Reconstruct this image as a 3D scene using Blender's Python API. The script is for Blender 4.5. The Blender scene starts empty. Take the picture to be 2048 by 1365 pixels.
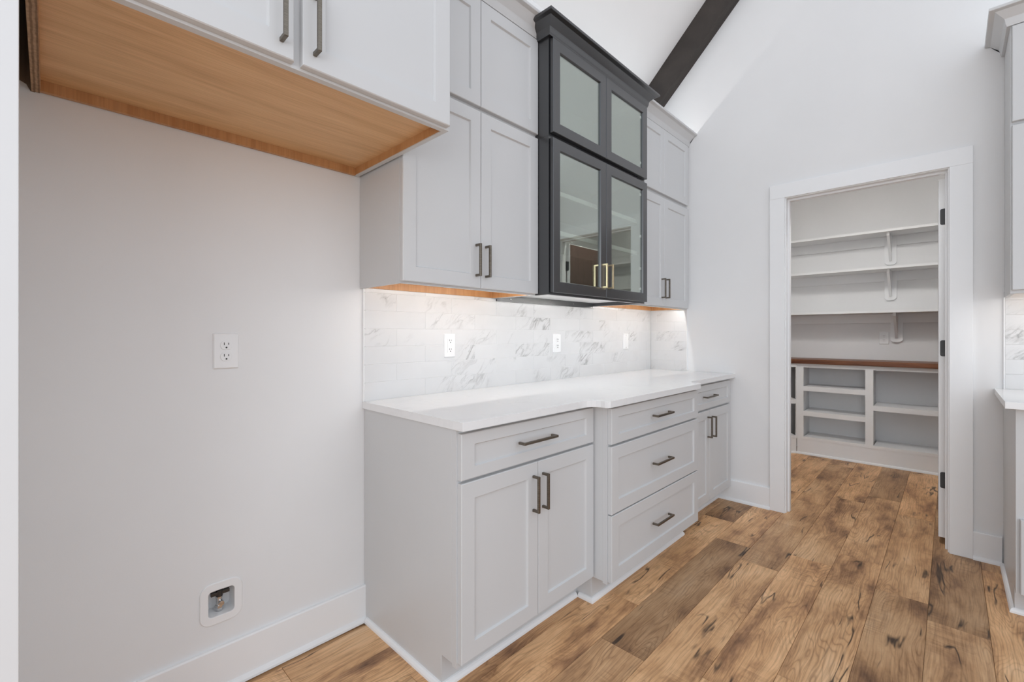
import bpy, bmesh, math, random
from mathutils import Vector
random.seed(7)
PI = math.pi
S = bpy.context.scene
COL = S.collection

# ------------------------------------------------------------------ camera
cd = bpy.data.cameras.new('camera')
cam = bpy.data.objects.new('camera', cd)
COL.objects.link(cam)
cam.location = (-0.9268, -1.766, 1.1947)
cam.rotation_euler = (PI/2, 0, 0.771 - PI/2)
cd.sensor_fit = 'HORIZONTAL'; cd.sensor_width = 36.0
cd.lens = 902.805/2048*36.0
cd.shift_y = -(682.5-669.53)/2048
cd.clip_start = 0.02
S.camera = cam

# ------------------------------------------------------------------ world and exposure
w = bpy.data.worlds.new('world'); S.world = w
w.use_nodes = True
bg = w.node_tree.nodes['Background']
bg.inputs[0].default_value = (0.90, 0.966, 1.06, 1)
bg.inputs[1].default_value = 1.0
# added fill light behind the camera at left, to brighten the cabinet sides
ld = bpy.data.lights.new('added_fill_light', 'AREA')
ld.shape = 'RECTANGLE'; ld.size = 2.4; ld.size_y = 2.1; ld.energy = 27; ld.color = (0.94, 0.975, 1.0)
lo_ = bpy.data.objects.new('added_fill_light', ld); COL.objects.link(lo_)
lo_.location = (-2.9, -2.75, 1.35)
lo_.rotation_euler = Vector((1.0, 0.40, 0.0)).to_track_quat('-Z', 'Z').to_euler()
vs = S.view_settings
vs.view_transform = 'Standard'; vs.look = 'None'; vs.gamma = 1.0
vs.use_curve_mapping = False
vs.exposure = 0.30
S.cycles.max_bounces = 8; S.cycles.diffuse_bounces = 5; S.cycles.glossy_bounces = 3; S.cycles.transparent_max_bounces = 8
LED_UNDER = 158.0
LED_TOP = 30.0
PANTRY_FILL = 56.0
DOWNLIGHT = 30.0

# ------------------------------------------------------------------ materials
def nt(name):
    m = bpy.data.materials.new(name); m.use_nodes = True
    t = m.node_tree; b = t.nodes['Principled BSDF']
    return m, t, b
def N(t, kind, **kw):
    n = t.nodes.new(kind)
    for k, v in kw.items():
        if k.startswith('i_'):
            n.inputs[int(k[2:]) if k[2:].isdigit() else k[2:]].default_value = v
        else: setattr(n, k, v)
    return n
def L(t, a, b): t.links.new(a, b)
def ramp(t, fac, stops, interp='LINEAR'):
    r = N(t, 'ShaderNodeValToRGB'); r.color_ramp.interpolation = interp
    e = r.color_ramp.elements
    while len(e) < len(stops): e.new(0.5)
    for el, (p, c) in zip(e, stops):
        el.position = p; el.color = (c[0], c[1], c[2], 1) if len(c) == 3 else c
    L(t, fac, r.inputs[0]); return r.outputs[0]
def mix(t, fac, a, b, mode='MIX'):
    n = N(t, 'ShaderNodeMix', data_type='RGBA', blend_type=mode)
    for i, v in ((0, fac), (6, a), (7, b)):
        if hasattr(v, 'is_linked'): L(t, v, n.inputs[i])
        elif isinstance(v, (int, float)): n.inputs[i].default_value = v
        else: n.inputs[i].default_value = (v[0], v[1], v[2], 1)
    return n.outputs[2]
def math_(t, op, a, b=None, c=None):
    n = N(t, 'ShaderNodeMath', operation=op)
    for i, v in enumerate((a, b, c)):
        if v is None: continue
        if hasattr(v, 'is_linked'): L(t, v, n.inputs[i])
        else: n.inputs[i].default_value = v
    return n.outputs[0]
def coords(t, scale=(1, 1, 1), rnd=0.0, rot=(0, 0, 0)):
    tc = N(t, 'ShaderNodeTexCoord')
    mp = N(t, 'ShaderNodeMapping'); mp.inputs['Scale'].default_value = scale
    mp.inputs['Rotation'].default_value = rot
    L(t, tc.outputs['Object'], mp.inputs['Vector'])
    out = mp.outputs[0]
    if rnd:
        oi = N(t, 'ShaderNodeObjectInfo')
        v = N(t, 'ShaderNodeVectorMath', operation='SCALE')
        v.inputs[0].default_value = (37.1, 53.7, 71.3)
        L(t, oi.outputs['Random'], v.inputs['Scale'])
        a = N(t, 'ShaderNodeVectorMath', operation='ADD')
        L(t, out, a.inputs[0]); L(t, v.outputs[0], a.inputs[1]); out = a.outputs[0]
    return out
def noise(t, vec, scale, detail=4, rough=0.5, dist=0.0):
    n = N(t, 'ShaderNodeTexNoise')
    n.inputs['Scale'].default_value = scale; n.inputs['Detail'].default_value = detail
    n.inputs['Roughness'].default_value = rough; n.inputs['Distortion'].default_value = dist
    L(t, vec, n.inputs['Vector']); return n.outputs['Fac']
def bump(t, b, h, strength=0.1, dist=0.002):
    n = N(t, 'ShaderNodeBump'); n.inputs['Strength'].default_value = strength
    n.inputs['Distance'].default_value = dist
    L(t, h, n.inputs['Height']); L(t, n.outputs[0], b.inputs['Normal'])

def paint(name, col, rough=0.5, orange=0.0, spec=0.5, var=0.015):
    m, t, b = nt(name)
    v = coords(t)
    f = noise(t, v, 2.5, 3)
    c = ramp(t, f, [(0.3, tuple(x*(1-var) for x in col)), (0.7, tuple(min(1, x*(1+var)) for x in col))])
    L(t, c, b.inputs['Base Color'])
    b.inputs['Roughness'].default_value = rough
    b.inputs['Specular IOR Level'].default_value = spec
    if orange: bump(t, b, noise(t, v, 260, 2), orange, 0.001)
    return m
M = {}
M['wall'] = paint('wall_paint_light_grey', (0.79, 0.79, 0.79), 0.7, 0.08)
M['ceiling'] = paint('ceiling_white', (0.83, 0.83, 0.83), 0.8, 0.05)
M['trim'] = paint('trim_white_semigloss', (0.84, 0.845, 0.85), 0.35)
M['cab'] = paint('cabinet_paint_grey_white', (0.60, 0.603, 0.605), 0.38)
M['plastic'] = paint('white_plastic', (0.83, 0.83, 0.83), 0.3)
M['slot'] = paint('dark_slot', (0.04, 0.04, 0.04), 0.6)
M['pantry'] = paint('pantry_shelf_white', (0.84, 0.845, 0.85), 0.45)
M['grout'] = paint('pale_grout', (0.70, 0.70, 0.695), 0.85)
M['black'] = paint('black_cabinet_paint', (0.010, 0.0105, 0.0125), 0.30, 0.02, 1.0)
_b = M['black'].node_tree.nodes['Principled BSDF']; _b.inputs['Coat Weight'].default_value = 0.6; _b.inputs['Coat Roughness'].default_value = 0.32
M['black_in'] = paint('black_cabinet_interior', (0.10, 0.102, 0.10), 0.5)
M['shelf_edge'] = paint('shelf_edge_white', (0.9, 0.9, 0.89), 0.4)
M['black_metal'] = paint('hinge_black', (0.05, 0.05, 0.052), 0.45)

def metal(name, col, rough, col2=None):
    m, t, b = nt(name)
    v = coords(t, (30, 30, 700))
    f = noise(t, v, 1.0, 3)
    col2 = col2 or tuple(x*0.7 for x in col)
    L(t, ramp(t, f, [(0.35, col2), (0.65, col)]), b.inputs['Base Color'])
    b.inputs['Metallic'].default_value = 1.0
    b.inputs['Roughness'].default_value = rough
    return m
M['bronze'] = metal('brushed_bronze', (0.235, 0.205, 0.17), 0.38, (0.15, 0.13, 0.105))
M['gold'] = metal('satin_brass', (0.86, 0.72, 0.47), 0.28, (0.74, 0.60, 0.38))
M['chrome'] = metal('chrome', (0.75, 0.75, 0.75), 0.15)
M['steel_dark'] = metal('dark_steel_grip', (0.10, 0.10, 0.10), 0.4)

def maple(name, c0, c1, c2, axis):
    m, t, b = nt(name)
    sc = {'x': (1.2, 14, 14), 'z': (14, 14, 1.2), 'y': (14, 1.2, 14)}[axis]
    fine = {'x': (6, 260, 260), 'z': (260, 260, 6), 'y': (260, 6, 260)}[axis]
    a = noise(t, coords(t, sc, 1), 1.6, 4, 0.55, 0.6)
    g = noise(t, coords(t, fine, 1), 1.0, 3)
    c = ramp(t, a, [(0.3, c0), (0.5, c1), (0.72, c2)])
    c = mix(t, 0.35, c, ramp(t, g, [(0.35, (0.62, 0.58, 0.55)), (0.6, (1, 1, 1))]), 'MULTIPLY')
    L(t, c, b.inputs['Base Color']); b.inputs['Roughness'].default_value = 0.42
    return m
M['maple_x'] = maple('maple_veneer_grain_x', (0.62, 0.36, 0.165), (0.73, 0.45, 0.22), (0.79, 0.51, 0.265), 'x')
M['maple_z'] = maple('maple_veneer_grain_z', (0.44, 0.205, 0.075), (0.53, 0.27, 0.11), (0.58, 0.31, 0.14), 'z')
M['butcher'] = maple('walnut_stained_top', (0.10, 0.032, 0.012), (0.17, 0.058, 0.022), (0.24, 0.09, 0.036), 'y')
M['door_wood'] = maple('brown_stained_door', (0.075, 0.046, 0.036), (0.10, 0.062, 0.050), (0.13, 0.083, 0.068), 'z')
M['lumber'] = maple('rough_lumber', (0.16, 0.10, 0.06), (0.24, 0.16, 0.10), (0.32, 0.23, 0.15), 'z')

def plyedge():
    m, t, b = nt('plywood_edge_layers')
    v = coords(t, (1, 1, 1))
    wv = N(t, 'ShaderNodeTexWave', wave_type='BANDS', bands_direction='X')
    wv.inputs['Scale'].default_value = 38; wv.inputs['Distortion'].default_value = 1.5
    wv.inputs['Detail'].default_value = 2
    L(t, v, wv.inputs['Vector'])
    c = ramp(t, wv.outputs['Fac'], [(0.2, (0.24, 0.14, 0.075)), (0.8, (0.46, 0.30, 0.18))])
    c = mix(t, 0.5, c, ramp(t, noise(t, v, 90, 4), [(0.35, (0.45, 0.42, 0.4)), (0.65, (1, 1, 1))]), 'MULTIPLY')
    L(t, c, b.inputs['Base Color']); b.inputs['Roughness'].default_value = 0.8
    return m
M['ply'] = plyedge()

def beam_mat():
    m, t, b = nt('dark_stained_beam')
    a = noise(t, coords(t, (40, 3, 3)), 1.4, 5, 0.6, 0.4)
    c = ramp(t, a, [(0.3, (0.022, 0.017, 0.015)), (0.7, (0.050, 0.040, 0.034))])
    L(t, c, b.inputs['Base Color']); b.inputs['Roughness'].default_value = 0.55
    return m
M['beam'] = beam_mat()

def marble_tile():
    m, t, b = nt('marble_tile_white_grey_veins')
    v = coords(t, (1, 1, 1), 1, (0, 0.75, 0))
    oi = N(t, 'ShaderNodeObjectInfo')
    warp = N(t, 'ShaderNodeTexNoise'); warp.inputs['Scale'].default_value = 7; warp.inputs['Detail'].default_value = 5
    L(t, v, warp.inputs['Vector'])
    ad = N(t, 'ShaderNodeVectorMath', operation='MULTIPLY_ADD')
    L(t, warp.outputs['Color'], ad.inputs[0]); ad.inputs[1].default_value = (0.10, 0.10, 0.10); L(t, v, ad.inputs[2])
    mp = N(t, 'ShaderNodeMapping'); mp.inputs['Scale'].default_value = (2.2, 2.2, 10)
    L(t, ad.outputs[0], mp.inputs['Vector'])
    n1 = noise(t, mp.outputs[0], 1.25, 3, 0.55)
    r1 = math_(t, 'ABSOLUTE', math_(t, 'SUBTRACT', n1, 0.5))
    vein = ramp(t, r1, [(0.0, (1, 1, 1)), (0.012, (0.45, 0.45, 0.45)), (0.04, (0, 0, 0))])
    msk = ramp(t, noise(t, v, 3.6, 2), [(0.52, (0, 0, 0)), (0.72, (0.85, 0.85, 0.85))])
    vf = mix(t, 1.0, vein, msk, 'MULTIPLY')
    n2 = noise(t, mp.outputs[0], 2.6, 4, 0.6)
    r2 = math_(t, 'ABSOLUTE', math_(t, 'SUBTRACT', n2, 0.52))
    fine = ramp(t, r2, [(0.0, (0.55, 0.55, 0.55)), (0.02, (0.1, 0.1, 0.1)), (0.045, (0, 0, 0))])
    ff = mix(t, 1.0, fine, msk, 'MULTIPLY')
    cloud = ramp(t, noise(t, mp.outputs[0], 0.8, 3), [(0.60, (0, 0, 0)), (0.78, (0.55, 0.55, 0.55))])
    tot = mix(t, 1.0, mix(t, 1.0, vf, ff, 'ADD'), mix(t, 1.0, cloud, msk, 'MULTIPLY'), 'ADD')
    base = ramp(t, noise(t, v, 6, 3), [(0.3, (0.66, 0.66, 0.66)), (0.7, (0.695, 0.695, 0.695))])
    c = mix(t, tot, base, (0.30, 0.297, 0.293))
    L(t, c, b.inputs['Base Color']); b.inputs['Roughness'].default_value = 0.22
    return m
M['tile'] = marble_tile()

def quartz():
    m, t, b = nt('white_quartz_top')
    v = coords(t, (1, 1, 1), 0, (0, 0, 0.6))
    warp = N(t, 'ShaderNodeTexNoise'); warp.inputs['Scale'].default_value = 4; warp.inputs['Detail'].default_value = 5
    L(t, v, warp.inputs['Vector'])
    ad = N(t, 'ShaderNodeVectorMath', operation='MULTIPLY_ADD')
    L(t, warp.outputs['Color'], ad.inputs[0]); ad.inputs[1].default_value = (0.3, 0.3, 0.3); L(t, v, ad.inputs[2])
    n1 = noise(t, ad.outputs[0], 3.2, 3)
    r1 = math_(t, 'ABSOLUTE', math_(t, 'SUBTRACT', n1, 0.5))
    vein = ramp(t, r1, [(0.0, (0.22, 0.22, 0.22)), (0.010, (0.05, 0.05, 0.05)), (0.03, (0, 0, 0))])
    c = mix(t, vein, (0.80, 0.80, 0.80), (0.69, 0.69, 0.69))
    L(t, c, b.inputs['Base Color']); b.inputs['Roughness'].default_value = 0.12
    return m
M['quartz'] = quartz()

def floor_wood(per_plank=True):
    m, t, b = nt('rustic_oak_plank' if per_plank else 'rustic_oak_floor_far')
    rn = 1 if per_plank else 0
    oi = N(t, 'ShaderNodeObjectInfo')
    v = coords(t, (1, 1, 1), rn)
    # gentle warp so that grain meanders round knots
    warp = N(t, 'ShaderNodeTexNoise'); warp.inputs['Scale'].default_value = 2.2; warp.inputs['Detail'].default_value = 1.5
    mpw = N(t, 'ShaderNodeMapping'); mpw.inputs['Scale'].default_value = (1.2, 3.0, 1)
    L(t, v, mpw.inputs['Vector']); L(t, mpw.outputs[0], warp.inputs['Vector'])
    ad = N(t, 'ShaderNodeVectorMath', operation='MULTIPLY_ADD')
    L(t, warp.outputs['Color'], ad.inputs[0]); ad.inputs[1].default_value = (0.10, 0.05, 0); L(t, v, ad.inputs[2])
    wv = ad.outputs[0]
    def mp(vec, s):
        q = N(t, 'ShaderNodeMapping'); q.inputs['Scale'].default_value = s
        L(t, vec, q.inputs['Vector']); return q.outputs[0]
    patch = noise(t, mp(wv, (1.5, 4.2, 1)), 1.5, 5, 0.62)
    c = ramp(t, patch, [(0.28, (0.14, 0.076, 0.046)), (0.37, (0.35, 0.197, 0.105)), (0.48, (0.62, 0.378, 0.198)), (0.62, (0.77, 0.505, 0.285)), (0.80, (0.82, 0.59, 0.38))])
    # whole-plank tone
    tone = ramp(t, oi.outputs['Random'], [(0.0, (0.55, 0.52, 0.50)), (0.2, (0.78, 0.74, 0.71)), (0.35, (1.0, 0.94, 0.88)), (0.6, (1.08, 1.0, 0.93)), (0.8, (0.86, 0.82, 0.79)), (1.0, (1.16, 1.12, 1.08))]) if per_plank else None
    if tone: c = mix(t, 1.0, c, tone, 'MULTIPLY')
    # cathedral growth rings: contour lines of a stretched field
    fld = noise(t, mp(wv, (1.0, 5.5, 1)), 1.5, 2, 0.45)
    ring = math_(t, 'FRACT', math_(t, 'MULTIPLY', fld, 26.0))
    tri = math_(t, 'ABSOLUTE', math_(t, 'SUBTRACT', ring, 0.5))
    rl = ramp(t, tri, [(0.0, (0.46, 0.40, 0.37)), (0.13, (0.86, 0.84, 0.82)), (0.3, (1, 1, 1))])
    rmask = ramp(t, noise(t, mp(v, (1.2, 3.5, 1)), 1.7, 2), [(0.44, (0.1, 0.1, 0.1)), (0.62, (0.62, 0.62, 0.62))])
    c = mix(t, rmask, c, mix(t, 1.0, c, rl, 'MULTIPLY'))
    # fine pores along the length
    g = noise(t, mp(wv, (5, 170, 1)), 1.0, 3, 0.6)
    c = mix(t, 0.75, c, mix(t, 1.0, c, ramp(t, g, [(0.33, (0.62, 0.58, 0.55)), (0.56, (1.04, 1.04, 1.04))]), 'MULTIPLY'))
    # cross saw marks
    saw = noise(t, mp(v, (110, 7, 1)), 1.0, 2)
    smask = ramp(t, noise(t, mp(v, (2.1, 5, 1)), 1.3, 1), [(0.56, (0, 0, 0)), (0.68, (0.45, 0.45, 0.45))])
    c = mix(t, smask, c, mix(t, 1.0, c, ramp(t, saw, [(0.4, (0.55, 0.5, 0.47)), (0.6, (1, 1, 1))]), 'MULTIPLY'))
    # dark cracks
    ck = noise(t, mp(wv, (1.1, 9.0, 1)), 1.6, 2.5, 0.5)
    cr = math_(t, 'ABSOLUTE', math_(t, 'SUBTRACT', ck, 0.5))
    cm = ramp(t, noise(t, mp(v, (2.0, 4.4, 1)), 1.9, 2), [(0.57, (0, 0, 0)), (0.64, (1, 1, 1))])
    cl = mix(t, 1.0, ramp(t, cr, [(0.0, (1, 1, 1)), (0.009, (0.75, 0.75, 0.75)), (0.024, (0, 0, 0))]), cm, 'MULTIPLY')
    c = mix(t, cl, c, (0.050, 0.030, 0.020))
    # knots
    vo = N(t, 'ShaderNodeTexVoronoi'); vo.inputs['Scale'].default_value = 1.0
    L(t, mp(wv, (2.3, 5.6, 1)), vo.inputs['Vector'])
    kn = ramp(t, vo.outputs['Distance'], [(0.0, (1, 1, 1)), (0.045, (0.75, 0.75, 0.75)), (0.13, (0.0, 0.0, 0.0))])
    km = ramp(t, noise(t, mp(v, (1.3, 3, 1)), 1.1, 1), [(0.50, (0, 0, 0)), (0.56, (0.9, 0.9, 0.9))])
    c = mix(t, mix(t, 1.0, kn, km, 'MULTIPLY'), c, (0.070, 0.038, 0.024))
    L(t, c, b.inputs['Base Color'])
    b.inputs['Roughness'].default_value = 0.48
    b.inputs['Specular IOR Level'].default_value = 0.35
    bump(t, b, g, 0.12, 0.001)
    return m
M['plank'] = floor_wood(True)
M['floor_far'] = floor_wood(False)

def emit(name, col, s):
    m, t, b = nt(name)
    b.inputs['Base Color'].default_value = (0.8, 0.8, 0.8, 1)
    b.inputs['Emission Color'].default_value = (*col, 1); b.inputs['Emission Strength'].default_value = s
    return m
M['led_under'] = emit('led_under_emitter', (1.0, 0.985, 0.96), LED_UNDER)
M['led_top'] = emit('led_top_emitter', (1.0, 0.99, 0.97), LED_TOP)
M['lamp'] = emit('fill_lamp_diffuser', (1.0, 0.985, 0.96), PANTRY_FILL)
M['downlight'] = emit('downlight_lens', (1.0, 0.98, 0.95), DOWNLIGHT)

def glass():
    m = bpy.data.materials.new('cabinet_glass'); m.use_nodes = True
    t = m.node_tree; t.nodes.clear()
    out = N(t, 'ShaderNodeOutputMaterial')
    tr = N(t, 'ShaderNodeBsdfTransparent'); tr.inputs[0].default_value = (0.86, 0.90, 0.87, 1)
    gl = N(t, 'ShaderNodeBsdfGlossy'); gl.inputs[0].default_value = (0.93, 0.98, 0.92, 1); gl.inputs['Roughness'].default_value = 0.015
    lw = N(t, 'ShaderNodeLayerWeight'); lw.inputs[0].default_value = 0.5
    fr = math_(t, 'MULTIPLY_ADD', math_(t, 'POWER', lw.outputs['Facing'], 5.0), 0.64, 0.36)
    mx = N(t, 'ShaderNodeMixShader')
    L(t, fr, mx.inputs[0]); L(t, tr.outputs[0], mx.inputs[1]); L(t, gl.outputs[0], mx.inputs[2])
    L(t, mx.outputs[0], out.inputs[0])
    return m
M['glass'] = glass()

# ------------------------------------------------------------------ mesh helpers
class MB:
    def __init__(s): s.bm = bmesh.new()
    def box(s, x0, x1, y0, y1, z0, z1):
        v = [s.bm.verts.new((x, y, z)) for z in (z0, z1) for y in (y0, y1) for x in (x0, x1)]
        for f in ((0, 2, 3, 1), (4, 5, 7, 6), (0, 1, 5, 4), (2, 6, 7, 3), (0, 4, 6, 2), (1, 3, 7, 5)):
            s.bm.faces.new([v[i] for i in f])
        return s
    def prism(s, poly, axis, a0, a1):
        """poly: 2D points in the plane of the two other axes (x,y / x,z / y,z order)."""
        def P(p, a):
            return {'z': (p[0], p[1], a), 'y': (p[0], a, p[1]), 'x': (a, p[0], p[1])}[axis]
        A = [s.bm.verts.new(P(p, a0)) for p in poly]; B = [s.bm.verts.new(P(p, a1)) for p in poly]
        s.bm.faces.new(A); s.bm.faces.new(B[::-1])
        n = len(poly)
        for i in range(n): s.bm.faces.new([A[i], B[i], B[(i+1) % n], A[(i+1) % n]])
        return s
    def cyl(s, c, r, axis, a0, a1, n=20):
        poly = [(c[0]+r*math.cos(2*PI*i/n), c[1]+r*math.sin(2*PI*i/n)) for i in range(n)]
        return s.prism(poly, axis, a0, a1)
    def loops(s, loops, cap0=True, cap1=True):
        R = [[s.bm.verts.new(p) for p in lp] for lp in loops]
        n = len(loops[0])
        for a, b in zip(R[:-1], R[1:]):
            for i in range(n): s.bm.faces.new([a[i], a[(i+1) % n], b[(i+1) % n], b[i]])
        if cap0: s.bm.faces.new(R[0][::-1])
        if cap1: s.bm.faces.new(R[-1])
        return s
    def sweep(s, prof, path):
        """prof: closed [(out,z)], path: [(x,y)] open; out is to the right of the travel direction."""
        pts = [Vector(p) for p in path]; rings = []
        for i, p in enumerate(pts):
            ns = []
            if i > 0: d = (p-pts[i-1]).normalized(); ns.append(Vector((d.y, -d.x)))
            if i < len(pts)-1: d = (pts[i+1]-p).normalized(); ns.append(Vector((d.y, -d.x)))
            if len(ns) == 2:
                m = (ns[0]+ns[1]).normalized(); m = m/max(0.2, m.dot(ns[0]))
            else: m = ns[0]
            rings.append([s.bm.verts.new((p.x+m.x*o, p.y+m.y*o, z)) for o, z in prof])
        n = len(prof)
        for a, b in zip(rings[:-1], rings[1:]):
            for i in range(n): s.bm.faces.new([a[i], a[(i+1) % n], b[(i+1) % n], b[i]])
        s.bm.faces.new(rings[0]); s.bm.faces.new(rings[-1][::-1])
        return s
    def mesh(s, name, bevel=0.0, smooth=False, seg=2):
        bm = s.bm
        bmesh.ops.recalc_face_normals(bm, faces=bm.faces)
        if bevel:
            ed = [e for e in bm.edges if len(e.link_faces) == 2 and e.calc_face_angle(0) > 0.6]
            bmesh.ops.bevel(bm, geom=ed, offset=bevel, segments=seg, affect='EDGES', profile=0.7, clamp_overlap=True)
        me = bpy.data.meshes.new(name); bm.to_mesh(me); bm.free()
        if smooth:
            for p in me.polygons: p.use_smooth = True
            try: me.set_sharp_from_angle(angle=math.radians(35))
            except Exception: pass
        return me
    def build(s, name, mat, parent=None, bevel=0.0, smooth=False, seg=2):
        return link(name, s.mesh(name, bevel, smooth, seg), mat, parent)
def link(name, me, mat, parent=None, loc=None):
    o = bpy.data.objects.new(name, me)
    if mat and not me.materials: me.materials.append(M[mat] if isinstance(mat, str) else mat)
    COL.objects.link(o)
    if parent: o.parent = parent
    if loc: o.location = loc
    return o
def thing(name, label, cat, loc=(0, 0, 0), rz=0.0, group=None):
    o = bpy.data.objects.new(name, None); COL.objects.link(o)
    o.empty_display_size = 0.1
    o.location = loc; o.rotation_euler = (0, 0, rz)
    o['label'] = label; o['category'] = cat
    if group: o['group'] = group
    return o
def tag(o, label, cat, group=None):
    o['label'] = label; o['category'] = cat
    if group: o['group'] = group
    return o
def struct(o, label=None):
    o['kind'] = 'structure'
    if label: o['label'] = label
    return o

# ------------------------------------------------------------------ key dimensions (metres)
XE = 2.5175          # end wall plane
XP = 2.6325          # pantry side of the end wall
XB = 4.66            # pantry back wall
Z0 = 3.164           # eaves height of the vaulted ceiling at the cabinet wall
RIDGE_Y = -3.3
YF = -6.6            # far side of the room
def zc(y): return Z0 - y if y > RIDGE_Y else Z0 - RIDGE_Y - (RIDGE_Y - y)
XL = -4.2

# ------------------------------------------------------------------ setting: floor
floor = struct(MB().box(XL, XB+0.1, YF, 0.12, -0.12, -0.006).build('floor', 'floor_far'), 'rustic brown oak plank floor')
PW, PL = 0.1835, 1.22
seam0 = -1.695
pl_me = MB().box(0.0, PL-0.0012, 0.0, PW-0.0012, -0.006, 0.0).mesh('plank', 0.0009, seg=1)
pl_me.materials.append(M['plank'])
ends = {0: 1.64, 1: 1.79, 2: 0.863, 3: 1.885, 4: 1.64, 5: 1.815, 6: 2.11}
for k in range(-13, 10):
    y = seam0 - PW + k*PW
    e = ends.get(k, 0.4+1.22*((k*0.377) % 1))
    n0 = math.floor((-3.0-e)/PL)
    x = e + n0*PL
    while x < XB:
        x1 = min(x+PL, XB)
        o = bpy.data.objects.new('plank', pl_me); COL.objects.link(o)
        o.parent = floor; o.location = (x, y, 0)
        if x+PL > XB: o.scale.x = (XB-x)/PL
        x += PL

# ------------------------------------------------------------------ setting: walls
# wall behind the cabinets with a real recess for the water box
wb = MB()
bx0, bx1, bz0, bz1 = -0.560, -0.476, 0.246, 0.340
wb.box(XL, bx0, 0, 0.12, 0, Z0).box(bx1, XE, 0, 0.12, 0, Z0)
wb.box(bx0, bx1, 0, 0.12, 0, bz0).box(bx0, bx1, 0, 0.12, bz1, Z0).box(bx0, bx1, 0.09, 0.12, bz0, bz1)
wall_back = struct(wb.build('wall_back', 'wall'), 'light grey painted wall behind the cabinets')

D0, D1, DZ = -0.978, -1.755, 2.105      # door opening (jamb faces) and head
we = MB()
we.prism([(0.12, 0), (0.12, Z0+0.02), (0, Z0), (D0+0.02, zc(D0+0.02)), (D0+0.02, 0)], 'x', XE, XP)
we.prism([(D0+0.02, DZ+0.02), (D0+0.02, zc(D0+0.02)), (D1-0.02, zc(D1-0.02)), (D1-0.02, DZ+0.02)], 'x', XE, XP)
we.prism([(D1-0.02, 0), (D1-0.02, zc(D1-0.02)), (RIDGE_Y, zc(RIDGE_Y)), (-4.6, zc(-4.6)), (-4.6, 0)], 'x', XE, XP)
wall_right = struct(we.build('wall_right', 'wall'), 'light grey gable wall with the pantry doorway')

ce = MB()
th = 0.12
ce.prism([(0.12, Z0), (0, Z0), (RIDGE_Y, zc(RIDGE_Y)), (RIDGE_Y, zc(RIDGE_Y)+0.17), (0.12, Z0+0.17)], 'x', -2.0, XE)
ceiling = struct(ce.build('ceiling', 'ceiling'), 'white vaulted ceiling sloping up from the cabinet wall')

# wall stub at the left of the refrigerator recess; upper inner face left as raw lumber
M['stub'] = paint('end_trim_white', (0.70, 0.705, 0.71), 0.45)
st = MB().box(-1.085, -0.992, -0.632, 0.0, 0, zc(-0.65)-0.6)
wall_left = struct(st.build('wall_left', 'wall'), 'white end of the wall beside the refrigerator recess')
MB().box(-1.085, -0.9602, -0.652, -0.632, 0, zc(-0.65)-0.6).build('end_trim', 'stub', wall_left, 0.001)
MB().prism([(-0.9915, 1.876), (-0.978, 1.868), (-0.966, 1.862), (-0.958, 1.846), (-0.950, 1.846), (-0.950, 2.6), (-0.9915, 2.6)], 'y', -0.003, -0.0005).build('framing_lumber', 'lumber', wall_back)

# pantry shell
wpb = struct(MB().box(XB, XB+0.1, -2.75, -0.1, 0, 2.75).build('wall_pantry_back', 'wall'), 'pantry back wall behind the shelves')
wpl = struct(MB().box(XP, XB, -0.20, -0.1, 0, 2.75).build('wall_pantry_left', 'wall'), 'pantry side wall behind the slanted shelf unit')
wpr = struct(MB().box(XP, XB, -2.75, -2.65, 0, 2.75).build('wall_pantry_right', 'wall'), 'pantry side wall behind the open door')
cp = struct(MB().box(XP, XB, -2.75, -0.1, 2.75, 2.85).build('ceiling_pantry', 'ceiling'), 'flat white pantry ceiling')

# baseboards with shoe moulding
BBP = [(0, 0), (0.026, 0), (0.025, 0.008), (0.0205, 0.016), (0.014, 0.02), (0.014, 0.143), (0.011, 0.148), (0, 0.148)]
def baseboard(name, path, label):
    return struct(MB().sweep(BBP, path).build(name, 'trim'), label)
baseboard('baseboard_back', [(-0.957, 0), (0.0, 0)], 'white baseboard along the refrigerator recess')
baseboard('baseboard_right', [(XE, -0.535), (XE, -0.884)], 'white baseboard between base cabinet and pantry doorway')
baseboard('baseboard_corner', [(XE, -1.851), (XE, -1.957)], 'white baseboard right of the pantry doorway')

# door casing and jamb
CZ = 2.2025
tr = MB()
tr.box(XE-0.018, XE, -0.972, -0.8825, 0, CZ-0.0935).box(XE-0.018, XE, -1.852, -1.761, 0, CZ-0.0935)
tr.box(XE-0.018, XE, -1.852, -0.8825, CZ-0.0935, CZ)
trim_1 = struct(tr.build('trim_1', 'trim', None, 0.0025), 'wide flat white casing around the pantry doorway')
jm = MB()
jm.box(XE-0.004, XP+0.004, D0, D0+0.018, 0, DZ+0.018).box(XE-0.004, XP+0.004, D1-0.018, D1, 0, DZ+0.018)
jm.box(XE-0.004, XP+0.004, D1, D0, DZ, DZ+0.018)
jm.box(2.555, 2.592, D0-0.011, D0, 0, DZ-0.011).box(2.555, 2.592, D1, D1+0.011, 0, DZ-0.011).box(2.555, 2.592, D1, D0, DZ-0.011, DZ)
struct(jm.build('trim_2', 'trim', None, 0.0015), 'white door jamb lining the pantry doorway')
# pantry-side casing
struct(MB().box(XP, XP+0.018, -0.972, -0.8825, 0, CZ).build('trim_3', 'trim', None, 0.002), 'white casing on the pantry side of the doorway')

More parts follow.
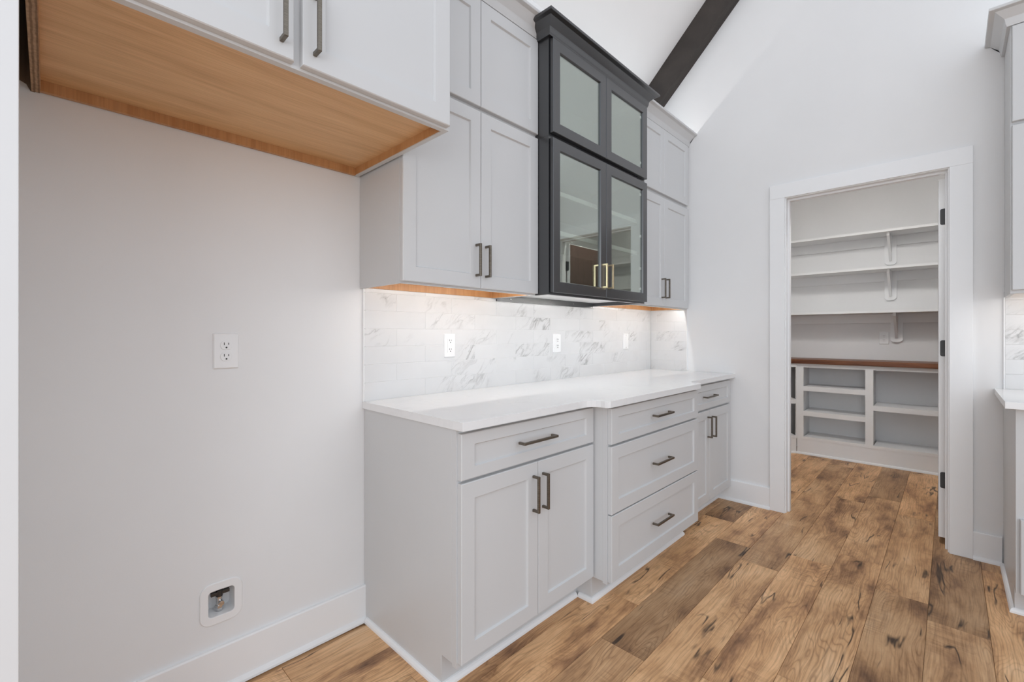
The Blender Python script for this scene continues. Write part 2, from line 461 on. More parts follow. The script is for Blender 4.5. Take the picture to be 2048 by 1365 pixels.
# open pantry door seen edge-on
dr = struct(MB().box(2.640, 3.392, -1.749, -1.7155, 0.034, 2.085).build('door_1', 'trim', None, 0.002), 'pantry door swung open into the pantry')
for y0, y1, nm in ((-1.7155, -1.7145, 'door_face'), (-1.750, -1.749, 'door_face')):
    f = MB()
    f.box(2.646, 3.388, y0, y1, 0.038, 2.081)
    f.build(nm, 'door_wood', dr)
for z in (1.868, 1.116, 0.362):
    r = 0.010
    prof = [(-1.752, -0.046), (-1.752, 0.046)]
    prof += [(-1.723-r+r*math.sin(PI/2*i/5), 0.046-r+r*math.cos(PI/2*i/5)) for i in range(6)]
    prof += [(-1.723-r+r*math.cos(PI/2*i/5), -0.046+r-r*math.sin(PI/2*i/5)) for i in range(6)]
    hp = MB().prism([(a, z+b) for a, b in prof], 'x', 2.6375, 2.6402).cyl((2.6335, -1.752), 0.006, 'z', z-0.047, z+0.047, 12)
    ho = hp.build('hinge', 'black_metal', dr)
    for dz in (-0.03, 0.0, 0.03):
        MB().cyl((-1.735 + (0.006 if dz else -0.004), z+dz), 0.0035, 'x', 2.6368, 2.6378, 10).build('screw', 'steel_dark', ho)
# added brown door, put in for the brown reflection in the cabinet glass
d2_ = struct(MB().box(3.34, 4.20, -2.6495, -2.625, 0.008, 2.04).build('door_2', 'door_wood', None, 0.002), 'added brown door in the pantry side wall for the glass reflection')
MB().cyl((4.13, 0.98), 0.027, 'y', -2.625, -2.616, 20).cyl((4.13, 0.98), 0.010, 'y', -2.616, -2.577, 12).box(4.015, 4.142, -2.585, -2.573, 0.971, 0.989).build('lever_handle', 'black_metal', d2_, 0.001)
struct(MB().box(3.25, 3.338, -2.6495, -2.632, 0, 2.13).box(4.202, 4.29, -2.6495, -2.632, 0, 2.13).box(3.338, 4.202, -2.6495, -2.632, 2.042, 2.13).build('trim_4', 'trim', None, 0.002), 'white casing around the added pantry side door')
# ------------------------------------------------------------------ ceiling beam
def beam():
    y1 = RIDGE_Y+0.05
    poly = [(-0.001, zc(-0.001)-0.001), (y1, zc(y1)-0.001), (y1, 2.897-y1), (-0.001, 2.898)]
    o = MB().prism(poly, 'x', 2.432, XE-0.0005).build('ceiling_beam', 'beam', None, 0.003)
    return tag(o, 'dark stained wooden beam running up the vaulted ceiling against the gable wall', 'beam')

# ------------------------------------------------------------------ shaker fronts and pulls
def rect(x0, x1, z0, z1, y): return [(x0, y, z0), (x1, y, z0), (x1, y, z1), (x0, y, z1)]
def shaker(name, parent, x0, x1, z0, z1, yb, mat='cab', th=0.020, st=0.057, rail=None, panel_mat=None, glass=False):
    """framed front: back at yb, face at yb-th (facing -y), centre panel a sub-part"""
    rl = rail or st
    yf = yb-th
    e = 0.0022
    m = MB()
    lp = [rect(x0, x1, z0, z1, yb), rect(x0, x1, z0, z1, yf+e), rect(x0+e, x1-e, z0+e, z1-e, yf),
          rect(x0+st-0.001, x1-st+0.001, z0+rl-0.001, z1-rl+0.001, yf), rect(x0+st+0.003, x1-st-0.003, z0+rl+0.003, z1-rl-0.003, yf+0.0075),
          rect(x0+st+0.003, x1-st-0.003, z0+rl+0.003, z1-rl-0.003, yb)]
    R = [[m.bm.verts.new(p) for p in l] for l in lp]
    for a, b in zip(R, R[1:]+R[:1]):
        for i in range(4): m.bm.faces.new([a[i], a[(i+1) % 4], b[(i+1) % 4], b[i]])
    d = m.build(name, mat, parent)
    if glass:
        MB().box(x0+st+0.002, x1-st-0.002, yf+0.009, yf+0.012, z0+rl+0.002, z1-rl-0.002).build('glass_pane', 'glass', d)
    else:
        MB().box(x0+st+0.0005, x1-st-0.0005, yf+0.0078, yf+0.0135, z0+rl+0.0005, z1-rl-0.0005).build('center_panel', panel_mat or mat, d)
    return d
def pull(parent, x, z, yf, length, vertical=True, mat='bronze', name='handle'):
    """square bar pull: two posts and a bar, standing 33 mm off the face yf"""
    t = 0.0095; pr = 0.033; h = length/2
    m = MB()
    out = [(-h, 0), (-h, -pr), (h, -pr), (h, 0), (h-t, 0), (h-t, -pr+t), (-h+t, -pr+t), (-h+t, 0)]
    if vertical: m.prism([(yf+b, z+a) for a, b in out], 'x', x-t/2, x+t/2)
    else: m.prism([(x+a, yf+b) for a, b in out], 'z', z-t/2, z+t/2)
    return m.build(name, mat, parent, 0.0009, seg=1)

# crown profile: (out, z) relative to the cabinet top front
def crown_prof(z, h=0.083, p=0.072):
    pts = [(0.0, 0.0), (0.012, 0.0), (0.014, 0.009)]
    for i in range(7):
        a = i/6*PI/2
        pts.append((0.016+(p-0.026)*(1-math.cos(a)), 0.012+(h-0.026)*math.sin(a)))
    pts += [(p-0.006, h-0.013), (p-0.002, h-0.012), (p, h-0.009), (p, h), (p-0.012, h), (p-0.022, h-0.018), (0.022, 0.038), (0.008, 0.014), (0.0, 0.012)]
    return [(a, z+b) for a, b in pts]

# ------------------------------------------------------------------ base cabinets
def base_cab(label, x0, x1, yfr, notch_y, kick_y, left_end=False, z_top=0.8846, shoe=None, right_end=False):
    t = thing('base_cabinet', label, 'cabinet', (0, 0, 0), 0, 'grey base cabinets under the white countertop')
    # side panels with toe notch
    side = [(-0.002, 0.0), (-0.002, z_top), (yfr+0.022, z_top), (yfr+0.022, 0.113), (notch_y, 0.113), (notch_y, 0.0)]
    MB().prism(side, 'x', x0, x0+0.016).build('side_panel', 'cab', t, 0.0006, seg=1)
    MB().prism(side, 'x', x1-0.016, x1).build('side_panel', 'cab', t, 0.0006, seg=1)
    MB().box(x0+0.016, x1-0.016, yfr+0.03, -0.01, 0.113, 0.129).build('bottom_panel', 'cab', t)
    return t
def base_front(t, x0, x1, yfr, kick_y, z_top, openings):
    # face frame: stiles, rails around the openings
    m = MB().box(x0, x0+0.038, yfr, yfr+0.0215, 0.105, z_top).box(x1-0.038, x1, yfr, yfr+0.0215, 0.105, z_top)
    for a, b in openings: m.box(x0+0.038, x1-0.038, yfr, yfr+0.0215, a, b)
    m.build('face_frame', 'cab', t)
    MB().box(x0+0.001, x1-0.001, kick_y, kick_y+0.012, 0.0, 0.118).build('toe_kick', 'cab', t)

SHOE = [(0, 0), (0.014, 0), (0.0135, 0.008), (0.010, 0.015), (0.005, 0.0195), (0, 0.0205)]

# left base cabinet: a drawer over a pair of doors
tL = base_cab('grey shaker base cabinet with one drawer over two doors beside the refrigerator recess', 0.0, 0.768, -0.612, -0.531, -0.535)
base_front(tL, 0.0, 0.768, -0.612, -0.535, 0.8846, [(0.105, 0.145), (0.69, 0.73), (0.855, 0.8846)])
YD = -0.6125
d = shaker('drawer_front', tL, 0.006, 0.760, 0.7185, 0.8705, YD, st=0.057, rail=0.040); pull(d, 0.371, 0.797, YD-0.020, 0.196, False)
d = shaker('door', tL, 0.006, 0.3835, 0.121, 0.7085, YD); pull(d, 0.355, 0.593, YD-0.020, 0.137)
d = shaker('door', tL, 0.3865, 0.760, 0.121, 0.7085, YD); pull(d, 0.411, 0.593, YD-0.020, 0.137)
MB().sweep(SHOE, [(0.0, -0.027), (0.0, -0.535), (0.754, -0.535)]).build('shoe_molding', 'trim', tL)

# middle base cabinet: three drawers, standing proud of its neighbours
tM = base_cab('grey bump-out base cabinet with three stacked drawers in the middle of the run', 0.7685, 1.712, -0.694, -0.612, -0.615)
base_front(tM, 0.7685, 1.712, -0.694, -0.615, 0.8846, [(0.105, 0.145), (0.39, 0.42), (0.69, 0.73), (0.855, 0.8846)])
YM = -0.6945
for z0, z1, zh, rl in ((0.7155, 0.8715, 0.795, 0.040), (0.4105, 0.7055, 0.560, 0.057), (0.1135, 0.4045, 0.264, 0.057)):
    d = shaker('drawer_front', tM, 0.776, 1.708, z0, z1, YM, st=0.057, rail=rl); pull(d, 1.235, zh, YM-0.020, 0.178, False)
MB().sweep(SHOE, [(0.768, -0.549), (0.768, -0.615), (1.708, -0.615), (1.708, -0.549)]).build('shoe_molding', 'trim', tM)

# right base cabinet
tR = base_cab('grey shaker base cabinet with drawer and two doors against the pantry wall', 1.7125, 2.5165, -0.612, -0.531, -0.535)
base_front(tR, 1.7125, 2.5165, -0.612, -0.535, 0.8846, [(0.105, 0.145), (0.69, 0.73), (0.855, 0.8846)])
d = shaker('drawer_front', tR, 1.742, 2.494, 0.712, 0.868, YD, st=0.057, rail=0.040); pull(d, 2.082, 0.793, YD-0.020, 0.185, False)
d = shaker('door', tR, 1.742, 2.1015, 0.105, 0.700, YD); pull(d, 2.066, 0.593, YD-0.020, 0.137)
d = shaker('door', tR, 2.1045, 2.494, 0.105, 0.700, YD); pull(d, 2.140, 0.588, YD-0.020, 0.137)
MB().sweep(SHOE, [(1.7125, -0.535), (2.491, -0.535)]).build('shoe_molding', 'trim', tR)

# countertop
def arc(cx, cy, r, a0, a1, n=7): return [(cx+r*math.cos(math.radians(a0+(a1-a0)*i/n)), cy+r*math.sin(math.radians(a0+(a1-a0)*i/n))) for i in range(n+1)]
outl = [(-0.008, -0.001), (-0.008, -0.656)]
outl += [(0.640, -0.656), (0.668, -0.659), (0.688, -0.668), (0.702, -0.684), (0.708, -0.702), (0.709, -0.722), (0.713, -0.735), (0.724, -0.741)]
outl += [(1.668, -0.742), (1.690, -0.737), (1.704, -0.724), (1.708, -0.706), (1.712, -0.688), (1.722, -0.672), (1.738, -0.661), (1.760, -0.656)]
outl += [(XE-0.001, -0.656), (XE-0.001, -0.001)]
ct = MB().prism(outl[::-1], 'z', 0.8848, 0.914).build('countertop', 'quartz', None, 0.0015)
tag(ct, 'long white quartz countertop with a bumped-out middle section', 'countertop')

# ------------------------------------------------------------------ wall cabinets
def wall_cab(name, label, x0, x1, z0, z1, yfr, mat='cab', left_side=True, wood=True, rec=0.040, group=None, bottom_mat='maple_x', rail_mat='maple_z', inner=None):
    t = thing(name, label, 'cabinet', (0, 0, 0), 0, group)
    yb = yfr+0.0195
    MB().box(x0, x0+0.016, yb, -0.002, z0, z1).build('side_panel', mat, t)
    MB().box(x1-0.016, x1, yb, -0.002, z0, z1).build('side_panel', mat, t)
    if wood:
        MB().box(x0+0.0161, x1-0.0161, yb, -0.002, z0+rec, z0+rec+0.012).build('bottom_panel', bottom_mat, t)
        MB().box(x0+0.0161, x1-0.0161, -0.018, -0.003, z0+0.003, z0+rec).build('back_rail', rail_mat, t)
        MB().box(x0+0.0161, x0+0.0175, yb, -0.018, z0+0.002, z0+rec).build('side_lining', rail_mat, t)
        MB().box(x1-0.0175, x1-0.0161, yb, -0.018, z0+0.002, z0+rec).build('side_lining', rail_mat, t)
    else:
        MB().box(x0+0.0161, x1-0.0161, yb, -0.002, z0+0.004, z0+0.016).build('bottom_panel', mat, t)
    MB().box(x0+0.0161, x1-0.0161, yb, -0.002, z1-0.013, z1-0.001).build('top_panel', inner or mat, t)
    m = MB().box(x0, x0+0.038, yfr, yb, z0, z1).box(x1-0.038, x1, yfr, yb, z0, z1)
    m.box(x0+0.038, x1-0.038, yfr, yb, z0, z0+0.038).box(x0+0.038, x1-0.038, yfr, yb, z1-0.038, z1)
    m.build('face_frame', mat, t)
    return t
GW = 'grey wall cabinets over the countertop'
YW = -0.305
# left column
t = wall_cab('wall_cabinet', 'tall grey two-door wall cabinet left of the black glass cabinet', -0.0195, 0.7405, 1.3865, 2.157, YW, group=GW)
d = shaker('door', t, -0.018, 0.3655, 1.3935, 2.149, YW-0.0005); pull(d, 0.338, 1.509, YW-0.0205, 0.137)
d = shaker('door', t, 0.3685, 0.7395, 1.3935, 2.149, YW-0.0005); pull(d, 0.393, 1.508, YW-0.0205, 0.137)
t = wall_cab('stacked_cabinet', 'short grey two-door cabinet stacked left of the black glass top', -0.0195, 0.7405, 2.1575, 2.640, YW, wood=False, group='grey cabinets stacked under the crown')
d = shaker('door', t, -0.018, 0.3655, 2.169, 2.628, YW-0.0005)
d = shaker('door', t, 0.3685, 0.7395, 2.169, 2.628, YW-0.0005)
MB().sweep(crown_prof(2.632), [(-0.0195, YW-0.007), (0.7405, YW-0.007)]).build('crown_molding', 'cab', t, 0, True)
# right column
t = wall_cab('wall_cabinet', 'tall grey two-door wall cabinet between black cabinet and pantry wall', 1.6815, 2.5165, 1.3865, 2.157, YW, group=GW)
d = shaker('door', t, 1.690, 2.0905, 1.3935, 2.152, YW-0.0005); pull(d, 2.050, 1.516, YW-0.0205, 0.137)
d = shaker('door', t, 2.0935, 2.494, 1.3935, 2.152, YW-0.0005); pull(d, 2.112, 1.517, YW-0.0205, 0.137)
t = wall_cab('stacked_cabinet', 'short grey two-door cabinet stacked at the pantry wall corner', 1.6815, 2.5165, 2.1575, 2.640, YW, wood=False, group='grey cabinets stacked under the crown')
d = shaker('door', t, 1.690, 2.0905, 2.180, 2.636, YW-0.0005)
d = shaker('door', t, 2.0935, 2.494, 2.180, 2.636, YW-0.0005)
MB().sweep(crown_prof(2.638), [(1.6815, YW-0.007), (2.5165, YW-0.007)]).build('crown_molding', 'cab', t, 0, True)

# black glass-front pair
YK = -0.389
def black_cab(name, label, z0, z1, wood):
    x0, x1 = 0.7412, 1.6808
    t = thing(name, label, 'cabinet', (0, 0, 0), 0, 'black glass-front cabinets in the middle of the run')
    yb = YK+0.0195
    MB().box(x0, x0+0.016, yb, -0.002, z0, z1).build('side_panel', 'black', t)
    MB().box(x1-0.016, x1, yb, -0.002, z0, z1).build('side_panel', 'black', t)
    MB().box(x0+0.0161, x1-0.0161, -0.012, -0.003, z0+0.03, z1-0.013).build('back_panel', 'black_in', t)
    MB().box(x0+0.0161, x1-0.0161, yb, -0.002, z1-0.013, z1-0.001).build('top_panel', 'black_in', t)
    MB().box(x0+0.0161, x1-0.0161, yb, -0.019, z0+0.022, z0+0.034).build('bottom_panel', 'shelf_edge' if wood else 'black_in', t)
    if wood:
        MB().box(x0+0.0161, x1-0.0161, -0.018, -0.003, z0-0.012, z0+0.03).build('back_rail', 'black', t)
        for xs in (0.86, 1.22, 1.44):
            MB().cyl((xs, z0+0.004), 0.004, 'y', -0.0215, -0.018, 10).build('screw', 'chrome', t)
    m = MB().box(x0, x0+0.030, YK, yb, z0, z1).box(x1-0.030, x1, YK, yb, z0, z1)
    m.box(x0+0.030, x1-0.030, YK, yb, z0, z0+0.032).box(x0+0.030, x1-0.030, YK, yb, z1-0.032, z1)
    m.build('face_frame', 'black', t)
    return t
tb = black_cab('wall_cabinet', 'tall black glass-door wall cabinet with brass pulls over the counter', 1.3865, 2.1485, True)
d = shaker('door', tb, 0.7495, 1.2085, 1.3965, 2.136, YK-0.003, 'black', st=0.052, glass=True); pull(d, 1.172, 1.512, YK-0.023, 0.131, True, 'gold')
d2 = shaker('door', tb, 1.2115, 1.6745, 1.3965, 2.136, YK-0.003, 'black', st=0.052, glass=True); pull(d2, 1.231, 1.512, YK-0.023, 0.133, True, 'gold')
for dd, xs in ((d2, 1.6195),):
    for z in (1.475, 1.60, 1.80, 2.055): MB().box(xs-0.012, xs, YK-0.012, YK-0.006, z-0.008, z+0.008).build('glass_clip', 'plastic', dd, 0.002)
for z in (1.900, 1.700):
    sh = MB().box(0.7575, 1.6645, -0.345, -0.013, z, z+0.018).build('shelf', 'black_in', tb)
    MB().box(0.7575, 1.6645, -0.3472, -0.345, z-0.002, z+0.020).build('shelf_edge', 'shelf_edge', sh)
tu = black_cab('stacked_cabinet', 'short black glass-door cabinet with black crown stacked on top', 2.149, 2.640, False)
d = shaker('door', tu, 0.7495, 1.2085, 2.161, 2.611, YK-0.003, 'black', st=0.052, glass=True)
d2 = shaker('door', tu, 1.2115, 1.6745, 2.161, 2.611, YK-0.003, 'black', st=0.052, glass=True)
for z in (2.25, 2.53): MB().box(1.6075, 1.6195, YK-0.012, YK-0.006, z-0.008, z+0.008).build('glass_clip', 'plastic', d2, 0.002)
MB().sweep(crown_prof(2.617, 0.080, 0.068), [(0.7412, -0.327), (0.7412, YK-0.004), (1.6808, YK-0.004), (1.6808, -0.327)]).build('crown_molding', 'black', tu, 0, True)

# refrigerator cabinet
YR = -0.6105
t = thing('refrigerator_cabinet', 'deep two-door cabinet with wood underside over the refrigerator recess', 'cabinet')
fx0, fx1, fz0, fz1 = -0.9570, -0.0295, 1.8475, 2.640
yb = YR+0.0195
MB().box(fx0, fx0+0.016, yb, -0.002, fz0+0.001, fz1).build('side_panel', 'cab', t)
MB().box(fx0, fx0+0.0162, yb, -0.002, fz0-0.0005, fz0+0.001).build('plywood_edge', 'ply', t)
MB().box(fx1-0.016, fx1, yb, -0.002, fz0, fz1).build('side_panel', 'cab', t)
MB().box(fx0+0.0162, fx1-0.0162, yb, -0.0175, fz0+0.030, fz0+0.042).build('bottom_panel', 'maple_x', t)
MB().box(fx0+0.0162, fx1-0.0162, -0.017, -0.003, fz0+0.001, fz0+0.042).build('back_rail', 'maple_z', t)
MB().box(fx1-0.0178, fx1-0.0162, yb, -0.018, fz0+0.003, fz0+0.030).build('side_lining', 'maple_z', t)
MB().box(fx0+0.0162, fx0+0.0178, yb, -0.018, fz0+0.003, fz0+0.030).build('side_lining', 'maple_z', t)
MB().box(fx0+0.0162, fx1-0.0162, yb, -0.002, fz1-0.013, fz1-0.001).build('top_panel', 'cab', t)
m = MB().box(fx0, fx0+0.038, YR, yb, fz0, fz1).box(fx1-0.038, fx1, YR, yb, fz0, fz1)
m.box(fx0+0.038, fx1-0.038, YR, yb, fz0, fz0+0.038).box(fx0+0.038, fx1-0.038, YR, yb, fz1-0.038, fz1).box(-0.525, -0.475, YR, yb, fz0+0.038, fz1-0.038)
m.build('face_frame', 'cab', t)
d = shaker('door', t, -0.948, -0.5115, 1.8545, 2.628, YR-0.0005); pull(d, -0.541, 1.962, YR-0.0205, 0.150)
d = shaker('door', t, -0.4915, -0.0385, 1.8545, 2.628, YR-0.0005); pull(d, -0.463, 1.962, YR-0.0205, 0.150)
MB().sweep(crown_prof(2.632), [(fx0, YR-0.007), (fx1, YR-0.007), (fx1, -0.41)]).build('crown_molding', 'cab', t, 0, True)

# ------------------------------------------------------------------ light strips
def strip(label, x0, x1, y, z, up, grp):
    t = thing('led_strip', label, 'light strip', ((x0+x1)/2, y, z), 0, grp)
    h = (x1-x0)/2
    if up:
        MB().box(-h, h, -0.006, 0.006, 0, 0.003).build('channel', 'plastic', t)
        MB().box(-h+0.002, h-0.002, -0.004, 0.004, 0.003, 0.0045).build('diffuser', 'led_top', t)
    else:
        MB().box(-h, h, -0.006, 0.006, -0.003, 0).build('channel', 'plastic', t)
        MB().box(-h+0.002, h-0.002, -0.0012, 0.0012, -0.0040, -0.003).build('diffuser', 'led_under', t)
gu, gt = 'light strips under the wall cabinets', 'light strips on top of the cabinets'
strip('light strip under the left grey wall cabinet', 0.01, 0.715, -0.279, 1.4260, False, gu)
strip('light strip under the black glass cabinet', 0.765, 1.655, -0.350, 1.4080, False, gu)
strip('light strip under the right grey wall cabinet', 1.705, 2.485, -0.279, 1.4260, False, gu)
strip('light strip behind the crown of the left grey cabinet', 0.0, 0.735, -0.290, 2.6405, True, gt)
strip('light strip behind the crown of the black cabinet', 0.76, 1.66, -0.365, 2.6405, True, gt)
strip('light strip behind the crown at the pantry wall corner', 1.70, 2.505, -0.290, 2.6405, True, gt)

# ------------------------------------------------------------------ backsplash tiles
TH, TL = 0.0762, 0.305
tile_cache = {}
def tile(parent, w, h, loc, rz=0.0):
    key = (round(w, 3), round(h, 3))
    if key not in tile_cache:
        me = MB().box(0, w-0.0016, -0.008, 0, 0, h-0.0016).mesh('tile', 0.0008, seg=1)
        me.materials.append(M['tile']); tile_cache[key] = me
    o = bpy.data.objects.new('tile', tile_cache[key]); COL.objects.link(o)
    o.parent = parent; o.location = loc; o.rotation_euler = (0, 0, rz)
MB().box(0.0, XE-0.0005, -0.0090, 0.0, 0.914, 1.4150).build('grout_bed', 'grout', wall_back)
z = 0.9155; i = 0
TZT = 1.4140
while z < TZT-0.01:
    h = min(TH, TZT-z)
    x = -0.004 + (0.0 if i % 2 == 0 else -0.1525)
    while x < XE-0.012:
        a, b = max(x, -0.004), min(x+TL, XE-0.011)
        if b-a > 0.01: tile(wall_back, b-a, h, (a, -0.002, z))
        x += TL
    z += TH; i += 1
MB().box(-0.0085, -0.0042, -0.0105, 0.0, 0.914, 1.3862).build('edge_trim', 'trim', wall_back)
# return on the end wall under the right cabinet
MB().box(XE-0.0090, XE, -0.306, -0.0105, 0.914, 1.386).build('grout_bed', 'grout', wall_right)
z = 0.9155; i = 0
while z < 1.3855-0.01:
    h = min(TH, 1.3855-z)
    s = -0.0105
    n = 0
    first = 0.20 if i % 2 == 0 else 0.05
    pos = [0.0, first, 0.296] if first < 0.29 else [0, 0.296]
    for a, b in zip(pos[:-1], pos[1:]):
        tile(wall_right, b-a, h, (XE-0.002, s-a, z), -PI/2)
    z += TH; i += 1
MB().box(XE-0.0105, XE, -0.3115, -0.3070, 0.914, 1.3860).build('edge_trim', 'trim', wall_right)

# ------------------------------------------------------------------ outlets
def rrect(w, h, r, n=5):
    p = []
    for cx, cz, a0 in ((w/2-r, h/2-r, 0), (-w/2+r, h/2-r, 90), (-w/2+r, -h/2+r, 180), (w/2-r, -h/2+r, 270)):
        p += [(cx+r*math.cos(math.radians(a0+90*i/n)), cz+r*math.sin(math.radians(a0+90*i/n))) for i in range(n+1)]
    return p
def plate(t, w, h, mat='plastic'):
    a, b, c = rrect(w, h, 0.003), rrect(w, h, 0.003), rrect(w-0.007, h-0.007, 0.002)
    MB().loops([[(x, 0, z) for x, z in a], [(x, -0.002, z) for x, z in b], [(x, -0.0062, z) for x, z in c]]).build('cover_plate', mat, t)
def slots(t, par, zc_, s=1.0):
    MB().box(-0.0075*s, -0.0055*s, -0.0093, -0.0080, zc_+0.0005*s, zc_+0.0095*s).build('slot', 'slot', par)
    MB().box(0.0055*s, 0.0075*s, -0.0093, -0.0080, zc_+0.0015*s, zc_+0.0085*s).build('slot', 'slot', par)
    MB().cyl((0, zc_-0.0075*s), 0.0027*s, 'y', -0.0093, -0.0080, 12).build('slot', 'slot', par)
def duplex(label, loc, rz=0, w=0.076, h=0.120, k=1.0):
    t = thing('wall_outlet', label, 'outlet', loc, rz)
    plate(t, w, h)
    for s in (1, -1):
        zc_ = s*0.0193
        pr = [(0.0172*math.cos(2*PI*i/28), max(-0.0142, min(0.0142, 0.0172*math.sin(2*PI*i/28)))) for i in range(28)]
        r = MB().loops([[(x, -0.006, zc_+z) for x, z in pr], [(x, -0.0085, zc_+z) for x, z in pr]]).build('receptacle', 'plastic', t, 0.0004, seg=1)
        slots(t, r, zc_)
    MB().cyl((0, 0), 0.0028, 'y', -0.0072, -0.006, 12).build('screw', 'plastic', t)
    return t
duplex('white duplex outlet on the grey wall of the refrigerator recess', (-0.5045, 0, 1.139))
duplex('small white outlet on the pantry back wall under the lowest shelf', (XB, -1.309, 1.160), -PI/2, 0.074, 0.118)
# GFCI outlet on the backsplash
t = thing('wall_outlet', 'white ground-fault outlet on the marble backsplash nearest the refrigerator recess', 'outlet', (0.4415, -0.0102, 1.141))
plate(t, 0.066, 0.114)
body = MB().prism(rrect(0.033, 0.067, 0.002), 'y', -0.0082, -0.006).build('receptacle', 'plastic', t)
for s in (1, -1): slots(t, body, s*0.0215, 0.85)
MB().box(0.006, 0.0145, -0.0092, -0.008, -0.004, 0.004).build('test_button', 'trim', body, 0.0004, seg=1)
MB().box(-0.0145, 0.003, -0.0092, -0.008, -0.004, 0.004).build('reset_button', 'trim', body, 0.0004, seg=1)
t = thing('wall_outlet', 'white outlet in the middle of the marble backsplash', 'outlet', (1.279, -0.0102, 1.141))
plate(t, 0.074, 0.118)
for s in (1, -1):
    zc_ = s*0.0193
    pr = [(0.0165*math.cos(2*PI*i/28), max(-0.0138, min(0.0138, 0.0165*math.sin(2*PI*i/28)))) for i in range(28)]
    r = MB().loops([[(x, -0.006, zc_+z) for x, z in pr], [(x, -0.0082, zc_+z) for x, z in pr]]).build('receptacle', 'plastic', t)
    slots(t, r, zc_)
t = thing('light_switch', 'narrow white switch plate on the backsplash near the pantry wall', 'switch', (2.104, -0.0102, 1.144))
plate(t, 0.074, 0.118)
MB().prism(rrect(0.033, 0.067, 0.002), 'y', -0.0085, -0.006).build('rocker', 'plastic', t, 0.0006, seg=1)
for zz in (0.046, -0.046): MB().cyl((0, zz), 0.0028, 'y', -0.0070, -0.006, 10).build('screw', 'chrome', t)

# ------------------------------------------------------------------ water supply box
t = thing('water_valve_box', 'rounded white ice-maker water box with shut-off valve low on the wall', 'valve box', (-0.5175, 0, 0.2935))
O = rrect(0.124, 0.138, 0.032, 8); I = rrect(0.076, 0.086, 0.012, 8)
MB().loops([[(x, 0, z) for x, z in O], [(x*0.995, -0.003, z*0.995) for x, z in O], [(x*0.975, -0.0045, z*0.975) for x, z in O],
            [(x*1.03, -0.0045, z*1.03) for x, z in I], [(x, -0.003, z) for x, z in I], [(x, 0.062, z) for x, z in I]], cap0=False, cap1=True).build('box_frame', 'plastic', t, 0, True)
v = MB().cyl((0.0, 0.030), 0.0095, 'z', -0.042, 0.004, 16).cyl((0.0, 0.030), 0.0125, 'z', -0.040, -0.022, 6).cyl((0.0, 0.030), 0.0115, 'z', 0.002, 0.010, 16)
v.cyl((0.003, -0.012), 0.008, 'y', 0.008, 0.030, 14)
vb = v.build('valve_body', 'chrome', t, 0.0006, True)
hd = MB().box(-0.026, 0.029, 0.018, 0.030, 0.015, 0.026).cyl((0.0, 0.026), 0.0105, 'z', 0.008, 0.029, 14)
hd.build('valve_handle', 'steel_dark', t, 0.0012)

